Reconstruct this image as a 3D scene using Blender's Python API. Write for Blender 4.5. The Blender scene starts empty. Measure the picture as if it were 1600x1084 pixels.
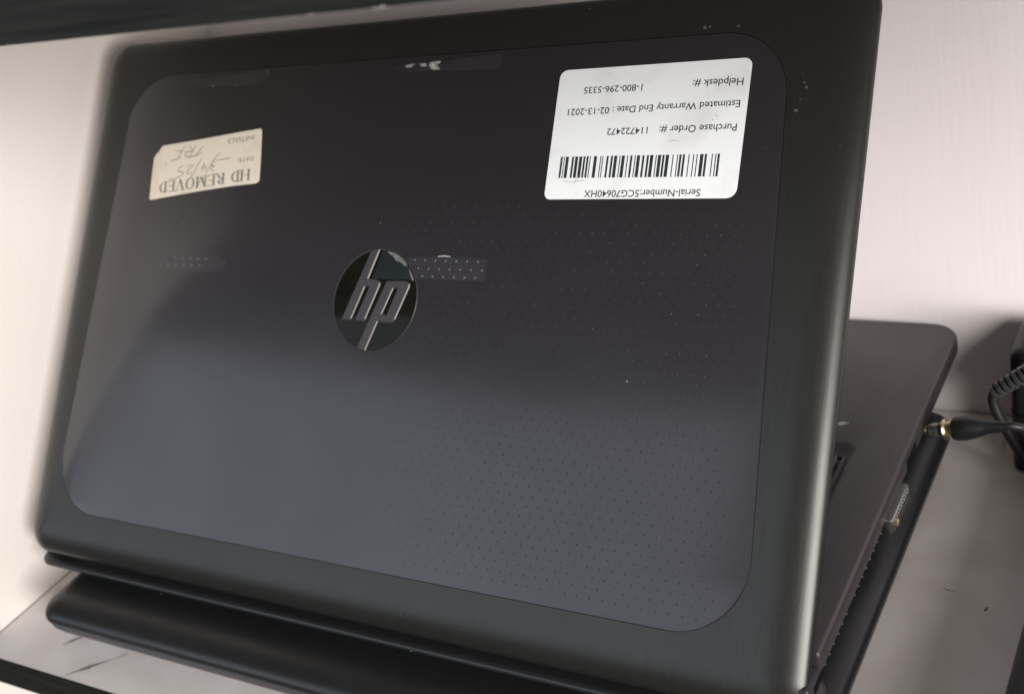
import bpy, bmesh, math, random
from mathutils import Vector, Matrix, Euler
random.seed(7)
S = 0.001                       # everything is laid out in millimetres
SC = bpy.context.scene
COL = SC.collection
R = math.radians

# ------------------------------------------------------------------ camera
cam_d = bpy.data.cameras.new('camera')
cam = bpy.data.objects.new('camera', cam_d); COL.objects.link(cam)
cam.location = (503.19*S, -263.19*S, 303.81*S)
cam.rotation_euler = Euler((1.0785, 0.2214, 0.5120), 'XYZ')
cam_d.sensor_width = 36.0
cam_d.lens = 36.0*1917.6/1600.0
cam_d.clip_start = 0.02; cam_d.clip_end = 50
cam_d.dof.use_dof = True
cam_d.dof.focus_distance = 0.440
cam_d.dof.aperture_fstop = 12.0
SC.camera = cam

# ------------------------------------------------------------------ world: dim room light
world = bpy.data.worlds.new('World'); SC.world = world
world.use_nodes = True
bg = world.node_tree.nodes['Background']
bg.inputs[0].default_value = (1.0, 0.93, 0.88, 1); bg.inputs[1].default_value = 0.145

# ------------------------------------------------------------------ lamps: the open shop front and a bright opening on the right
def area(name, loc, target, sx, sy, power, col, spread=180):
    l = bpy.data.lights.new(name, 'AREA'); l.shape = 'RECTANGLE'
    l.size = sx; l.size_y = sy; l.energy = power; l.color = col
    l.spread = R(spread)
    o = bpy.data.objects.new(name, l); COL.objects.link(o)
    o.location = loc
    o.rotation_euler = (Vector(target)-Vector(loc)).to_track_quat('-Z', 'Z').to_euler()
    return o
area('front_daylight', (-1.35, -1.60, 0.92), (-1.35, 0.0, 0.92), 2.9, 1.50, 26.5, (0.755, 0.83, 0.98))
area('right_daylight', (1.66, -0.86, 0.50), (0.35, 0.05, 0.05), 1.2, 0.5, 58.0, (1.0, 0.95, 0.93))

SC.view_settings.view_transform = 'Standard'
SC.view_settings.look = 'None'
SC.view_settings.exposure = 0.0
SC.view_settings.gamma = 1.0

# ------------------------------------------------------------------ materials
def new_mat(name):
    m = bpy.data.materials.new(name); m.use_nodes = True
    nt = m.node_tree; p = nt.nodes['Principled BSDF']
    return m, nt, p
def simple(name, col, rough=0.5, metal=0.0, spec=0.5, noise=0.0, nscale=60, bump=0.0, bscale=400, coat=0.0):
    m, nt, p = new_mat(name)
    p.inputs['Base Color'].default_value = (*col, 1)
    p.inputs['Roughness'].default_value = rough
    p.inputs['Metallic'].default_value = metal
    p.inputs['Specular IOR Level'].default_value = spec
    p.inputs['Coat Weight'].default_value = coat
    tc = nt.nodes.new('ShaderNodeTexCoord')
    if noise > 0:
        n = nt.nodes.new('ShaderNodeTexNoise'); n.inputs['Scale'].default_value = nscale
        n.inputs['Detail'].default_value = 6
        nt.links.new(tc.outputs['Object'], n.inputs['Vector'])
        mp = nt.nodes.new('ShaderNodeMapRange')
        mp.inputs[3].default_value = 1-noise; mp.inputs[4].default_value = 1+noise
        mp.inputs[1].default_value = 0.3; mp.inputs[2].default_value = 0.7
        nt.links.new(n.outputs['Fac'], mp.inputs[0])
        mx = nt.nodes.new('ShaderNodeVectorMath'); mx.operation = 'SCALE'
        mx.inputs[0].default_value = col
        nt.links.new(mp.outputs[0], mx.inputs['Scale'])
        nt.links.new(mx.outputs[0], p.inputs['Base Color'])
    if bump > 0:
        n2 = nt.nodes.new('ShaderNodeTexNoise'); n2.inputs['Scale'].default_value = bscale
        n2.inputs['Detail'].default_value = 4
        nt.links.new(tc.outputs['Object'], n2.inputs['Vector'])
        b = nt.nodes.new('ShaderNodeBump'); b.inputs['Strength'].default_value = bump
        b.inputs['Distance'].default_value = 0.0003
        nt.links.new(n2.outputs['Fac'], b.inputs['Height'])
        nt.links.new(b.outputs[0], p.inputs['Normal'])
    return m

def metal_skin(name, col, rough, metal, spec, grain=0.12, streak=(1500, 60, 60), smudge=0.05, specks=0.0, spec_tint=None):
    """anodised / painted skin: fine brushed grain, soft wipe marks in the gloss, stray dust"""
    m, nt, p = new_mat(name)
    N = nt.nodes.new; Lk = nt.links.new
    tc = N('ShaderNodeTexCoord')
    mp = N('ShaderNodeMapping'); mp.inputs['Scale'].default_value = streak
    Lk(tc.outputs['Object'], mp.inputs[0])
    n1 = N('ShaderNodeTexNoise'); n1.inputs['Scale'].default_value = 1.0; n1.inputs['Detail'].default_value = 5
    Lk(mp.outputs[0], n1.inputs['Vector'])
    n3 = N('ShaderNodeTexNoise'); n3.inputs['Scale'].default_value = 2600; n3.inputs['Detail'].default_value = 2
    Lk(tc.outputs['Object'], n3.inputs['Vector'])
    ad = N('ShaderNodeMath'); ad.operation = 'ADD'
    Lk(n1.outputs['Fac'], ad.inputs[0]); Lk(n3.outputs['Fac'], ad.inputs[1])
    b = N('ShaderNodeBump'); b.inputs['Strength'].default_value = grain; b.inputs['Distance'].default_value = 0.00006
    Lk(ad.outputs[0], b.inputs['Height']); Lk(b.outputs[0], p.inputs['Normal'])
    n2 = N('ShaderNodeTexNoise'); n2.inputs['Scale'].default_value = 14; n2.inputs['Detail'].default_value = 7
    n2.inputs['Roughness'].default_value = 0.6
    Lk(tc.outputs['Object'], n2.inputs['Vector'])
    r = N('ShaderNodeMapRange'); r.inputs[1].default_value = 0.3; r.inputs[2].default_value = 0.7
    r.inputs[3].default_value = rough-smudge; r.inputs[4].default_value = rough+smudge
    Lk(n2.outputs['Fac'], r.inputs[0]); Lk(r.outputs[0], p.inputs['Roughness'])
    # colour grain
    g = N('ShaderNodeMapRange'); g.inputs[1].default_value = 0.3; g.inputs[2].default_value = 0.7
    g.inputs[3].default_value = 0.90; g.inputs[4].default_value = 1.10
    Lk(n1.outputs['Fac'], g.inputs[0])
    vm = N('ShaderNodeVectorMath'); vm.operation = 'SCALE'; vm.inputs[0].default_value = col
    Lk(g.outputs[0], vm.inputs['Scale'])
    # dust: rare tiny cells of a voronoi
    vo = N('ShaderNodeTexVoronoi'); vo.inputs['Scale'].default_value = 110; vo.inputs['Randomness'].default_value = 1
    Lk(tc.outputs['Object'], vo.inputs['Vector'])
    lt = N('ShaderNodeMath'); lt.operation = 'LESS_THAN'; lt.inputs[1].default_value = 0.036
    Lk(vo.outputs['Distance'], lt.inputs[0])
    sp = N('ShaderNodeSeparateColor'); Lk(vo.outputs['Color'], sp.inputs[0])
    gt = N('ShaderNodeMath'); gt.operation = 'GREATER_THAN'; gt.inputs[1].default_value = 1-specks
    Lk(sp.outputs[0], gt.inputs[0])
    mu = N('ShaderNodeMath'); mu.operation = 'MULTIPLY'
    Lk(lt.outputs[0], mu.inputs[0]); Lk(gt.outputs[0], mu.inputs[1])
    mu2 = N('ShaderNodeMath'); mu2.operation = 'MULTIPLY'; mu2.inputs[1].default_value = 0.6
    Lk(mu.outputs[0], mu2.inputs[0])
    mix = N('ShaderNodeMixRGB'); mix.inputs[2].default_value = (0.42, 0.42, 0.38, 1)
    Lk(mu2.outputs[0], mix.inputs[0]); Lk(vm.outputs[0], mix.inputs[1])
    Lk(mix.outputs[0], p.inputs['Base Color'])
    p.inputs['Metallic'].default_value = metal
    p.inputs['Specular IOR Level'].default_value = spec
    if spec_tint: p.inputs['Specular Tint'].default_value = (*spec_tint, 1)
    return m

M = {}
M['frame'] = metal_skin('lid_frame_metal', (0.030, 0.0305, 0.0275), 0.315, 0.6, 0.45, grain=0.28, specks=0.05, smudge=0.03)
M['panel'] = metal_skin('lid_panel_skin', (0.0175, 0.0155, 0.0185), 0.17, 0.40, 0.35, grain=0.05, streak=(40, 1200, 40), specks=0.012, smudge=0.03)
_p = M['panel'].node_tree.nodes['Principled BSDF']
_nt = M['panel'].node_tree
_rl = _p.inputs['Roughness'].links[0]; _src = _rl.from_socket
_nt.links.remove(_rl); _nt.links.new(_src, _p.inputs['Coat Roughness'])
_p.inputs['Roughness'].default_value = 0.46
_p.inputs['Coat Weight'].default_value = 0.62
_sc = _nt.nodes.new('ShaderNodeTexNoise'); _sc.inputs['Scale'].default_value = 7; _sc.inputs['Detail'].default_value = 8; _sc.inputs['Distortion'].default_value = 0.8
_tc = _nt.nodes.new('ShaderNodeTexCoord'); _nt.links.new(_tc.outputs['Object'], _sc.inputs['Vector'])
_mr = _nt.nodes.new('ShaderNodeMapRange'); _mr.inputs[1].default_value = 0.35; _mr.inputs[2].default_value = 0.7
_mr.inputs[3].default_value = 0.72; _mr.inputs[4].default_value = 0.90
_nt.links.new(_sc.outputs['Fac'], _mr.inputs[0]); _nt.links.new(_mr.outputs[0], _p.inputs['Coat Weight'])
M['deck'] = metal_skin('deck_metal', (0.036, 0.031, 0.034), 0.40, 0.35, 0.5, grain=0.3, specks=0.03)
M['case'] = simple('bottom_case_plastic', (0.022, 0.023, 0.025), 0.28, 0.2, 0.5, 0.1, 60, 0.08, 900)
M['black'] = simple('black_plastic', (0.008, 0.008, 0.009), 0.40, 0, 0.28, 0.2, 80, 0.15, 900)
M['rubber'] = simple('black_rubber', (0.010, 0.010, 0.010), 0.42, 0, 0.3, 0.2, 90, 0.2, 900)
M['gloss'] = simple('gloss_black', (0.007, 0.007, 0.005), 0.08, 0, 0.10, bump=0.02, bscale=90)
M['letter'] = simple('logo_letter_grey', (0.060, 0.056, 0.057), 0.40, 0.5, 0.5, bump=0.1, bscale=2000)
M['chamfer'] = simple('logo_bright_edge', (0.150, 0.140, 0.130), 0.45, 1.0)
M['closed'] = metal_skin('closed_lid_skin', (0.012, 0.013, 0.0135), 0.36, 0.2, 0.5, grain=0.1, specks=0.03)
M['screen'] = simple('dark_screen', (0.006, 0.006, 0.007), 0.15)
M['key'] = simple('key_plastic', (0.012, 0.012, 0.013), 0.38, 0, 0.5, bump=0.1, bscale=1500)
M['silver'] = simple('bright_metal', (0.26, 0.26, 0.255), 0.36, 1.0, bump=0.1, bscale=900)
M['gold'] = simple('gold_metal', (0.50, 0.42, 0.27), 0.30, 1.0)
M['hole'] = simple('hole_black', (0.002, 0.002, 0.002), 0.8, 0, 0.1)
M['ink'] = simple('printed_ink', (0.020, 0.028, 0.032), 0.5, 0, 0.3, 0.5, 700)
M['ink_soft'] = simple('faded_ink', (0.17, 0.18, 0.155), 0.6, 0, 0.3, 0.25, 500)
M['pencil'] = simple('pen_strokes', (0.12, 0.12, 0.125), 0.6, 0, 0.3, 0.45, 600)
M['residue'] = simple('paper_residue', (0.30, 0.29, 0.27), 0.8, 0, 0.2, 0.5, 500)

M['residue_dull'] = simple('dull_residue', (0.13, 0.135, 0.125), 0.6, 0, 0.3, 0.5, 400)
def paper(name, col, stain, samt):
    m, nt, p = new_mat(name); N = nt.nodes.new; Lk = nt.links.new
    tc = N('ShaderNodeTexCoord')
    n = N('ShaderNodeTexNoise'); n.inputs['Scale'].default_value = 45; n.inputs['Detail'].default_value = 8
    Lk(tc.outputs['Object'], n.inputs['Vector'])
    mr = N('ShaderNodeMapRange'); mr.inputs[1].default_value = 0.50; mr.inputs[2].default_value = 0.80
    mr.inputs[3].default_value = 0; mr.inputs[4].default_value = samt
    Lk(n.outputs['Fac'], mr.inputs[0])
    # scratches: thin ridges of a distorted wave
    w = N('ShaderNodeTexNoise'); w.inputs['Scale'].default_value = 90; w.inputs['Detail'].default_value = 3
    mp = N('ShaderNodeMapping'); mp.inputs['Scale'].default_value = (1.0, 0.25, 1); mp.inputs['Rotation'].default_value = (0, 0, 0.5)
    Lk(tc.outputs['Object'], mp.inputs[0]); Lk(mp.outputs[0], w.inputs['Vector'])
    sb = N('ShaderNodeMath'); sb.operation = 'SUBTRACT'; sb.inputs[1].default_value = 0.62
    Lk(w.outputs['Fac'], sb.inputs[0])
    ab = N('ShaderNodeMath'); ab.operation = 'ABSOLUTE'; Lk(sb.outputs[0], ab.inputs[0])
    lt = N('ShaderNodeMath'); lt.operation = 'LESS_THAN'; lt.inputs[1].default_value = 0.0035
    Lk(ab.outputs[0], lt.inputs[0])
    ml = N('ShaderNodeMath'); ml.operation = 'MULTIPLY'; ml.inputs[1].default_value = samt*0.10
    Lk(lt.outputs[0], ml.inputs[0])
    mxx = N('ShaderNodeMath'); mxx.operation = 'MAXIMUM'; Lk(ml.outputs[0], mxx.inputs[0]); Lk(mr.outputs[0], mxx.inputs[1])
    mix = N('ShaderNodeMixRGB'); mix.inputs[1].default_value = (*col, 1); mix.inputs[2].default_value = (*stain, 1)
    Lk(mxx.outputs[0], mix.inputs[0]); Lk(mix.outputs[0], p.inputs['Base Color'])
    p.inputs['Roughness'].default_value = 0.5; p.inputs['Specular IOR Level'].default_value = 0.3
    return m
M['label'] = paper('white_label_paper', (0.75, 0.775, 0.76), (0.45, 0.42, 0.38), 0.5)
M['cream'] = paper('aged_cream_paper', (0.68, 0.61, 0.49), (0.42, 0.33, 0.22), 0.75)

def tape(name, alpha, col, rough):
    m, nt, p = new_mat(name); N = nt.nodes.new; Lk = nt.links.new
    p.inputs['Base Color'].default_value = (*col, 1); p.inputs['Roughness'].default_value = rough
    tc = N('ShaderNodeTexCoord')
    n = N('ShaderNodeTexNoise'); n.inputs['Scale'].default_value = 45; n.inputs['Detail'].default_value = 2
    Lk(tc.outputs['Object'], n.inputs['Vector'])
    mr = N('ShaderNodeMapRange'); mr.inputs[1].default_value = 0.35; mr.inputs[2].default_value = 0.65
    mr.inputs[3].default_value = alpha*0.75; mr.inputs[4].default_value = alpha*1.25
    Lk(n.outputs['Fac'], mr.inputs[0]); Lk(mr.outputs[0], p.inputs['Alpha'])
    return m
M['tape'] = tape('clear_tape', 0.07, (0.11, 0.11, 0.13), 0.25)
M['tape_haze'] = tape('hazy_tape', 0.06, (0.12, 0.12, 0.125), 0.5)
M['tape_logo'] = tape('tape_with_sky_tint', 0.38, (0.035, 0.050, 0.060), 0.08)  # bluish colour stands in for the sky mirrored in the tape

def wall_mat(name, col, bstr=0.25, stain=0.10):
    m, nt, p = new_mat(name); N = nt.nodes.new; Lk = nt.links.new
    tc = N('ShaderNodeTexCoord')
    n = N('ShaderNodeTexNoise'); n.inputs['Scale'].default_value = 9; n.inputs['Detail'].default_value = 8
    Lk(tc.outputs['Object'], n.inputs['Vector'])
    mr = N('ShaderNodeMapRange'); mr.inputs[1].default_value = 0.35; mr.inputs[2].default_value = 0.75
    mr.inputs[3].default_value = 0; mr.inputs[4].default_value = stain
    Lk(n.outputs['Fac'], mr.inputs[0])
    mix = N('ShaderNodeMixRGB'); mix.inputs[1].default_value = (*col, 1)
    mix.inputs[2].default_value = (col[0]*0.75, col[1]*0.70, col[2]*0.60, 1)
    Lk(mr.outputs[0], mix.inputs[0]); Lk(mix.outputs[0], p.inputs['Base Color'])
    wm = N('ShaderNodeMapping'); wm.inputs['Scale'].default_value = (500, 500, 45); Lk(tc.outputs['Object'], wm.inputs[0])
    n2 = N('ShaderNodeTexNoise'); n2.inputs['Scale'].default_value = 1; n2.inputs['Detail'].default_value = 4
    Lk(wm.outputs[0], n2.inputs['Vector'])
    b = N('ShaderNodeBump'); b.inputs['Strength'].default_value = bstr; b.inputs['Distance'].default_value = 0.0004
    Lk(n2.outputs['Fac'], b.inputs['Height']); Lk(b.outputs[0], p.inputs['Normal'])
    p.inputs['Roughness'].default_value = 0.45
    return m
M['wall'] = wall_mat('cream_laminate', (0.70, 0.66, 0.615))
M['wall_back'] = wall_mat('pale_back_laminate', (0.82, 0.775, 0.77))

def marble():
    m, nt, p = new_mat('marble_laminate'); N = nt.nodes.new; Lk = nt.links.new
    tc = N('ShaderNodeTexCoord')
    n = N('ShaderNodeTexNoise'); n.inputs['Scale'].default_value = 16; n.inputs['Detail'].default_value = 9
    n.inputs['Distortion'].default_value = 0.6
    Lk(tc.outputs['Object'], n.inputs['Vector'])
    cr = N('ShaderNodeValToRGB')
    cr.color_ramp.elements[0].position = 0.28; cr.color_ramp.elements[0].color = (0.52, 0.475, 0.44, 1)
    cr.color_ramp.elements[1].position = 0.62; cr.color_ramp.elements[1].color = (0.68, 0.645, 0.625, 1)
    Lk(n.outputs['Fac'], cr.inputs[0])
    # dark thin veins running roughly away from the front edge, broken up by noise
    mp = N('ShaderNodeMapping'); mp.inputs['Scale'].default_value = (26, 5.5, 1); mp.inputs['Rotation'].default_value = (0, 0, 0.16)
    Lk(tc.outputs['Object'], mp.inputs[0])
    v = N('ShaderNodeTexNoise'); v.inputs['Scale'].default_value = 1.0; v.inputs['Detail'].default_value = 5; v.inputs['Distortion'].default_value = 0.4
    Lk(mp.outputs[0], v.inputs['Vector'])
    sb = N('ShaderNodeMath'); sb.operation = 'SUBTRACT'; sb.inputs[1].default_value = 0.47; Lk(v.outputs['Fac'], sb.inputs[0])
    ab = N('ShaderNodeMath'); ab.operation = 'ABSOLUTE'; Lk(sb.outputs[0], ab.inputs[0])
    mr = N('ShaderNodeMapRange'); mr.inputs[1].default_value = 0.0; mr.inputs[2].default_value = 0.014
    mr.inputs[3].default_value = 1; mr.inputs[4].default_value = 0; Lk(ab.outputs[0], mr.inputs[0])
    g = N('ShaderNodeTexNoise'); g.inputs['Scale'].default_value = 38; g.inputs['Detail'].default_value = 2
    Lk(tc.outputs['Object'], g.inputs['Vector'])
    gm = N('ShaderNodeMapRange'); gm.inputs[1].default_value = 0.60; gm.inputs[2].default_value = 0.72
    gm.inputs[3].default_value = 0; gm.inputs[4].default_value = 0.65; Lk(g.outputs['Fac'], gm.inputs[0])
    mu = N('ShaderNodeMath'); mu.operation = 'MULTIPLY'; Lk(mr.outputs[0], mu.inputs[0]); Lk(gm.outputs[0], mu.inputs[1])
    mix = N('ShaderNodeMixRGB'); mix.inputs[2].default_value = (0.16, 0.14, 0.12, 1)
    Lk(mu.outputs[0], mix.inputs[0]); Lk(cr.outputs[0], mix.inputs[1]); Lk(mix.outputs[0], p.inputs['Base Color'])
    p.inputs['Roughness'].default_value = 0.38
    return m
M['marble'] = marble()
M['vein'] = simple('dark_vein_stain', (0.20, 0.185, 0.16), 0.6, 0, 0.3, 0.5, 300)
M['gap'] = simple('brown_gap', (0.10, 0.065, 0.035), 0.8, 0, 0.2, 0.5, 200)

def edge_mat():
    m, nt, p = new_mat('dark_wood_edging'); N = nt.nodes.new; Lk = nt.links.new
    tc = N('ShaderNodeTexCoord')
    mp = N('ShaderNodeMapping'); mp.inputs['Scale'].default_value = (14, 1, 420)
    Lk(tc.outputs['Object'], mp.inputs[0])
    n = N('ShaderNodeTexNoise'); n.inputs['Scale'].default_value = 1; n.inputs['Detail'].default_value = 7
    Lk(mp.outputs[0], n.inputs['Vector'])
    cr = N('ShaderNodeValToRGB')
    cr.color_ramp.elements[0].position = 0.35; cr.color_ramp.elements[0].color = (0.006, 0.007, 0.006, 1)
    cr.color_ramp.elements[1].position = 0.75; cr.color_ramp.elements[1].color = (0.020, 0.022, 0.017, 1)
    Lk(n.outputs['Fac'], cr.inputs[0]); Lk(cr.outputs[0], p.inputs['Base Color'])
    b = N('ShaderNodeBump'); b.inputs['Strength'].default_value = 0.4; b.inputs['Distance'].default_value = 0.0002
    Lk(n.outputs['Fac'], b.inputs['Height']); Lk(b.outputs[0], p.inputs['Normal'])
    p.inputs['Roughness'].default_value = 0.6; p.inputs['Specular IOR Level'].default_value = 0.18
    return m
M['edging'] = edge_mat()

# ------------------------------------------------------------------ mesh helpers (all input in mm)
def link(name, verts, faces, mat, parent=None, rot=None, smooth=True, loc=(0, 0, 0), angle=40):
    me = bpy.data.meshes.new(name)
    me.from_pydata([(v[0]*S, v[1]*S, v[2]*S) for v in verts], [], faces)
    bm = bmesh.new(); bm.from_mesh(me)
    bmesh.ops.recalc_face_normals(bm, faces=bm.faces)
    bm.to_mesh(me); bm.free()
    if mat: me.materials.append(M[mat] if isinstance(mat, str) else mat)
    if smooth:
        me.polygons.foreach_set('use_smooth', [True]*len(me.polygons))
        me.set_sharp_from_angle(angle=R(angle))
    o = bpy.data.objects.new(name, me); COL.objects.link(o)
    o.location = [c*S for c in loc]
    if rot: o.rotation_euler = rot
    if parent:
        o.parent = parent
    return o
def thing(name, label, cat, loc=(0, 0, 0), group=None):
    o = bpy.data.objects.new(name, None); COL.objects.link(o)
    o.location = [c*S for c in loc]; o.empty_display_size = 0.03
    o['label'] = label; o['category'] = cat
    if group: o['group'] = group
    return o
def off(parent, rot=None):
    """location that undoes the parent's offset so that children are written in world millimetres"""
    return [-c/S for c in parent.location]

def rpoly(pts, r, n=8):
    """rounded polygon, counter-clockwise corner list; r a number or one per corner"""
    out = []; k = len(pts)
    rs = r if isinstance(r, (list, tuple)) else [r]*k
    for i in range(k):
        p = Vector(pts[i]); a = (Vector(pts[i-1])-p).normalized(); b = (Vector(pts[(i+1) % k])-p).normalized()
        ang = a.angle(b); rr = max(rs[i], 0.01); t = rr/math.tan(ang/2)
        c = p+(a+b).normalized()*(rr/math.sin(ang/2))
        s = p+a*t-c; e = p+b*t-c
        a0 = math.atan2(s.y, s.x); a1 = math.atan2(e.y, e.x)
        while a1 < a0: a1 += 2*math.pi
        for j in range(n+1):
            q = a0+(a1-a0)*j/n
            out.append((c.x+rr*math.cos(q), c.y+rr*math.sin(q)))
    return out
def rect(x0, y0, x1, y1): return [(x0, y0), (x1, y0), (x1, y1), (x0, y1)]
def rrect(x0, y0, x1, y1, r, d=0, n=8):
    return rpoly(rect(x0+d, y0+d, x1-d, y1-d), max(r-d, 0.3), n)
def loft(rings, cap0=True, cap1=True):
    """rings: list of (list of 2-D points, z)"""
    v = []; f = []; n = len(rings[0][0])
    for pts, z in rings: v += [(x, y, z) for x, y in pts]
    for k in range(len(rings)-1):
        for i in range(n):
            j = (i+1) % n
            f.append((k*n+i, k*n+j, (k+1)*n+j, (k+1)*n+i))
    if cap0: f.append(tuple(range(n-1, -1, -1)))
    if cap1: f.append(tuple((len(rings)-1)*n+i for i in range(n)))
    return v, f
def slab(x0, y0, x1, y1, r, prof, n=8):
    """rounded slab from a list of (inset, z)"""
    return loft([(rrect(x0, y0, x1, y1, r, d, n), z) for d, z in prof])
def box(x0, y0, z0, x1, y1, z1, b=0.6):
    r = b
    return slab(x0, y0, x1, y1, r, [(b, z0), (b*0.3, z0+b*0.3), (0, z0+b), (0, z1-b), (b*0.3, z1-b*0.3), (b, z1)], 3)
def merge(parts):
    v = []; f = []
    for pv, pf in parts:
        o = len(v); v += pv; f += [tuple(i+o for i in q) for q in pf]
    return v, f
def tube(path, radii, n=10, cap=True):
    v = []; f = []; P = [Vector(p) for p in path]
    if not isinstance(radii, (list, tuple)): radii = [radii]*len(P)
    up = Vector((0, 0, 1))
    T = (P[1]-P[0]).normalized()
    if abs(T.dot(up)) > 0.9: up = Vector((0, 1, 0))
    u = T.cross(up).normalized()
    for i, p in enumerate(P):
        T = (P[min(i+1, len(P)-1)]-P[max(i-1, 0)]).normalized()
        u = (u-T*u.dot(T)).normalized(); w = T.cross(u)
        for j in range(n):
            a = 2*math.pi*j/n
            v.append(tuple(p+(u*math.cos(a)+w*math.sin(a))*radii[i]))
    for i in range(len(P)-1):
        for j in range(n):
            k = (j+1) % n
            f.append((i*n+j, i*n+k, (i+1)*n+k, (i+1)*n+j))
    if cap:
        f.append(tuple(range(n-1, -1, -1))); f.append(tuple((len(P)-1)*n+j for j in range(n)))
    return v, f
def spline(pts, n=8):
    P = [Vector(p) for p in pts]; P = [P[0]*2-P[1]]+P+[P[-1]*2-P[-2]]; out = []
    for i in range(1, len(P)-2):
        for j in range(n):
            t = j/n; a, b, c, d = P[i-1], P[i], P[i+1], P[i+2]
            out.append(0.5*((2*b)+(c-a)*t+(2*a-5*b+4*c-d)*t*t+(3*b-a-3*c+d)*t*t*t))
    out.append(P[-2]); return out
def flat(name, pts, h, mat, parent, th=0.0, hole=None, **kw):
    """filled 2-D outline (with optional hole) in the lid plane at height h, with thickness th below"""
    bm = bmesh.new(); edges = []; loops = [pts]+([hole] if hole else [])
    for lp in loops:
        vs = [bm.verts.new((x*S, y*S, h*S)) for x, y in lp]
        edges += [bm.edges.new((vs[i], vs[(i+1) % len(vs)])) for i in range(len(vs))]
    bmesh.ops.triangle_fill(bm, use_beauty=True, use_dissolve=False, edges=edges)
    for f_ in bm.faces:
        if f_.normal.z < 0: f_.normal_flip()
    if th > 0:
        g = bmesh.ops.extrude_face_region(bm, geom=bm.faces[:])
        nv = [e for e in g['geom'] if isinstance(e, bmesh.types.BMVert)]
        bmesh.ops.translate(bm, verts=nv, vec=(0, 0, -th*S))
        bmesh.ops.recalc_face_normals(bm, faces=bm.faces)
    me = bpy.data.meshes.new(name); bm.to_mesh(me); bm.free()
    me.materials.append(M[mat])
    o = bpy.data.objects.new(name, me); COL.objects.link(o); o.parent = parent
    return o
def strokes(lines, w, h, z=0.0):
    """pen strokes as thin ribbons in the plane"""
    v = []; f = []
    for ln in lines:
        P = [Vector(p) for p in ln]
        for i, p in enumerate(P):
            t = (P[min(i+1, len(P)-1)]-P[max(i-1, 0)]).normalized(); nn = Vector((-t.y, t.x))*w/2*(0.6+0.4*math.sin(math.pi*(i+0.5)/len(P)))
            v += [(p.x+nn.x, p.y+nn.y, h), (p.x-nn.x, p.y-nn.y, h)]
            if i: k = len(v); f.append((k-4, k-3, k-1, k-2))
    return v, f

# ================================================================== THE CUBBY
FZ = -38.0; LX = -15.0; BY = 241.5; FY = -37.5; CZ = 248.5
def struct(name, vf, mat, loc=(0, 0, 0)):
    o = link(name, vf[0], vf[1], mat, smooth=False, loc=loc); o['kind'] = 'structure'; return o
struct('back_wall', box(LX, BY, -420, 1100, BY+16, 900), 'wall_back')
# the side panel's front edge leans back above the board
_fp = [(-22.0, -53), (-22.0, FZ), (-6.0, 2), (8.0, 40), (22.0, 85), (33.0, 140), (36.0, 200), (36.0, 900), (BY+16, 900), (BY+16, -53)]
_n = len(_fp)
_v = [(LX-16, y, z) for y, z in _fp]+[(LX, y, z) for y, z in _fp]
_f = [tuple(range(_n)), tuple(range(2*_n-1, _n-1, -1))]+[(i, (i+1) % _n, _n+(i+1) % _n, _n+i) for i in range(_n)]
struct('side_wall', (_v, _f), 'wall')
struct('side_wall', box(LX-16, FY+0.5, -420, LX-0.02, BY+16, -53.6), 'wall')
lower = thing('shelf_board', 'white marble-pattern shelf board with thin black front edging under the laptops', 'shelf', (300, FY, FZ-15))
link('board', *box(LX+0.6, FY+1.0, FZ-15, 1100, BY-0.4, FZ, 0.3), 'marble', lower, smooth=False, loc=off(lower))
link('edge_strip', *box(LX+0.6, FY-1.0, FZ-15.3, 1100, FY+0.98, FZ+0.25, 0.3), 'edging', lower, smooth=False, loc=off(lower))
# uneven brown strip along the seam where the board meets the side wall
v = []; f = []; k = 60
for i in range(k+1):
    y = FY+1.5+(BY-FY-4)*i/k; w = 0.55+0.5*random.random()
    v += [(LX+0.05, y, FZ+0.10), (LX+0.05+w, y, FZ+0.12)]
    if i: n = len(v); f.append((n-4, n-3, n-1, n-2))
link('seam_strip', v, f, 'gap', lower, smooth=False, loc=off(lower))
v = []; f = []
for i in range(k+1):
    x = LX+1.5+(500)*i/k; w = 0.15+0.3*random.random()
    v += [(x, BY-0.5, FZ+0.10), (x, BY-0.5-w, FZ+0.12)]
    if i: n = len(v); f.append((n-4, n-3, n-1, n-2))
link('seam_strip', v, f, 'gap', lower, smooth=False, loc=off(lower))  # thinner brown strip along the back wall
# dark printed veins of the marble pattern near the left front corner
def vein(pts, ws):
    v = []; f = []; P = spline([(a, b, 0) for a, b in pts], 6); W = []
    for i in range(len(P)):
        t = i/(len(P)-1)*(len(ws)-1); a = int(min(t, len(ws)-2)); W.append(ws[a]+(ws[a+1]-ws[a])*(t-a))
    for i, p in enumerate(P):
        T = (P[min(i+1, len(P)-1)]-P[max(i-1, 0)]).normalized(); nn = Vector((-T.y, T.x, 0))*W[i]*(0.7+0.6*random.random())
        v += [(p.x+nn.x, p.y+nn.y, FZ+0.08), (p.x-nn.x, p.y-nn.y, FZ+0.08)]
        if i: k = len(v); f.append((k-4, k-3, k-1, k-2))
    return v, f
VEINS = [([(47.0, -35.5), (50, -32), (54.5, -28), (58, -24.5), (63, -20), (68, -14.5)], [.15, .5, 1.3, .7, .15, .35]),
         ([(28.5, -20), (31, -16.5), (34.5, -12.5), (37, -10)], [.1, .8, .8, .1]),
         ([(401, 117), (403, 116), (406, 115.6)], [.1, .4, .1]),
         ([(418.5, 107.5), (419, 110)], [.35, .6])]
vv = merge([vein(*a) for a in VEINS])
link('printed_vein', vv[0], vv[1], 'vein', lower, smooth=False, loc=off(lower))['kind'] = 'stuff'

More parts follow.
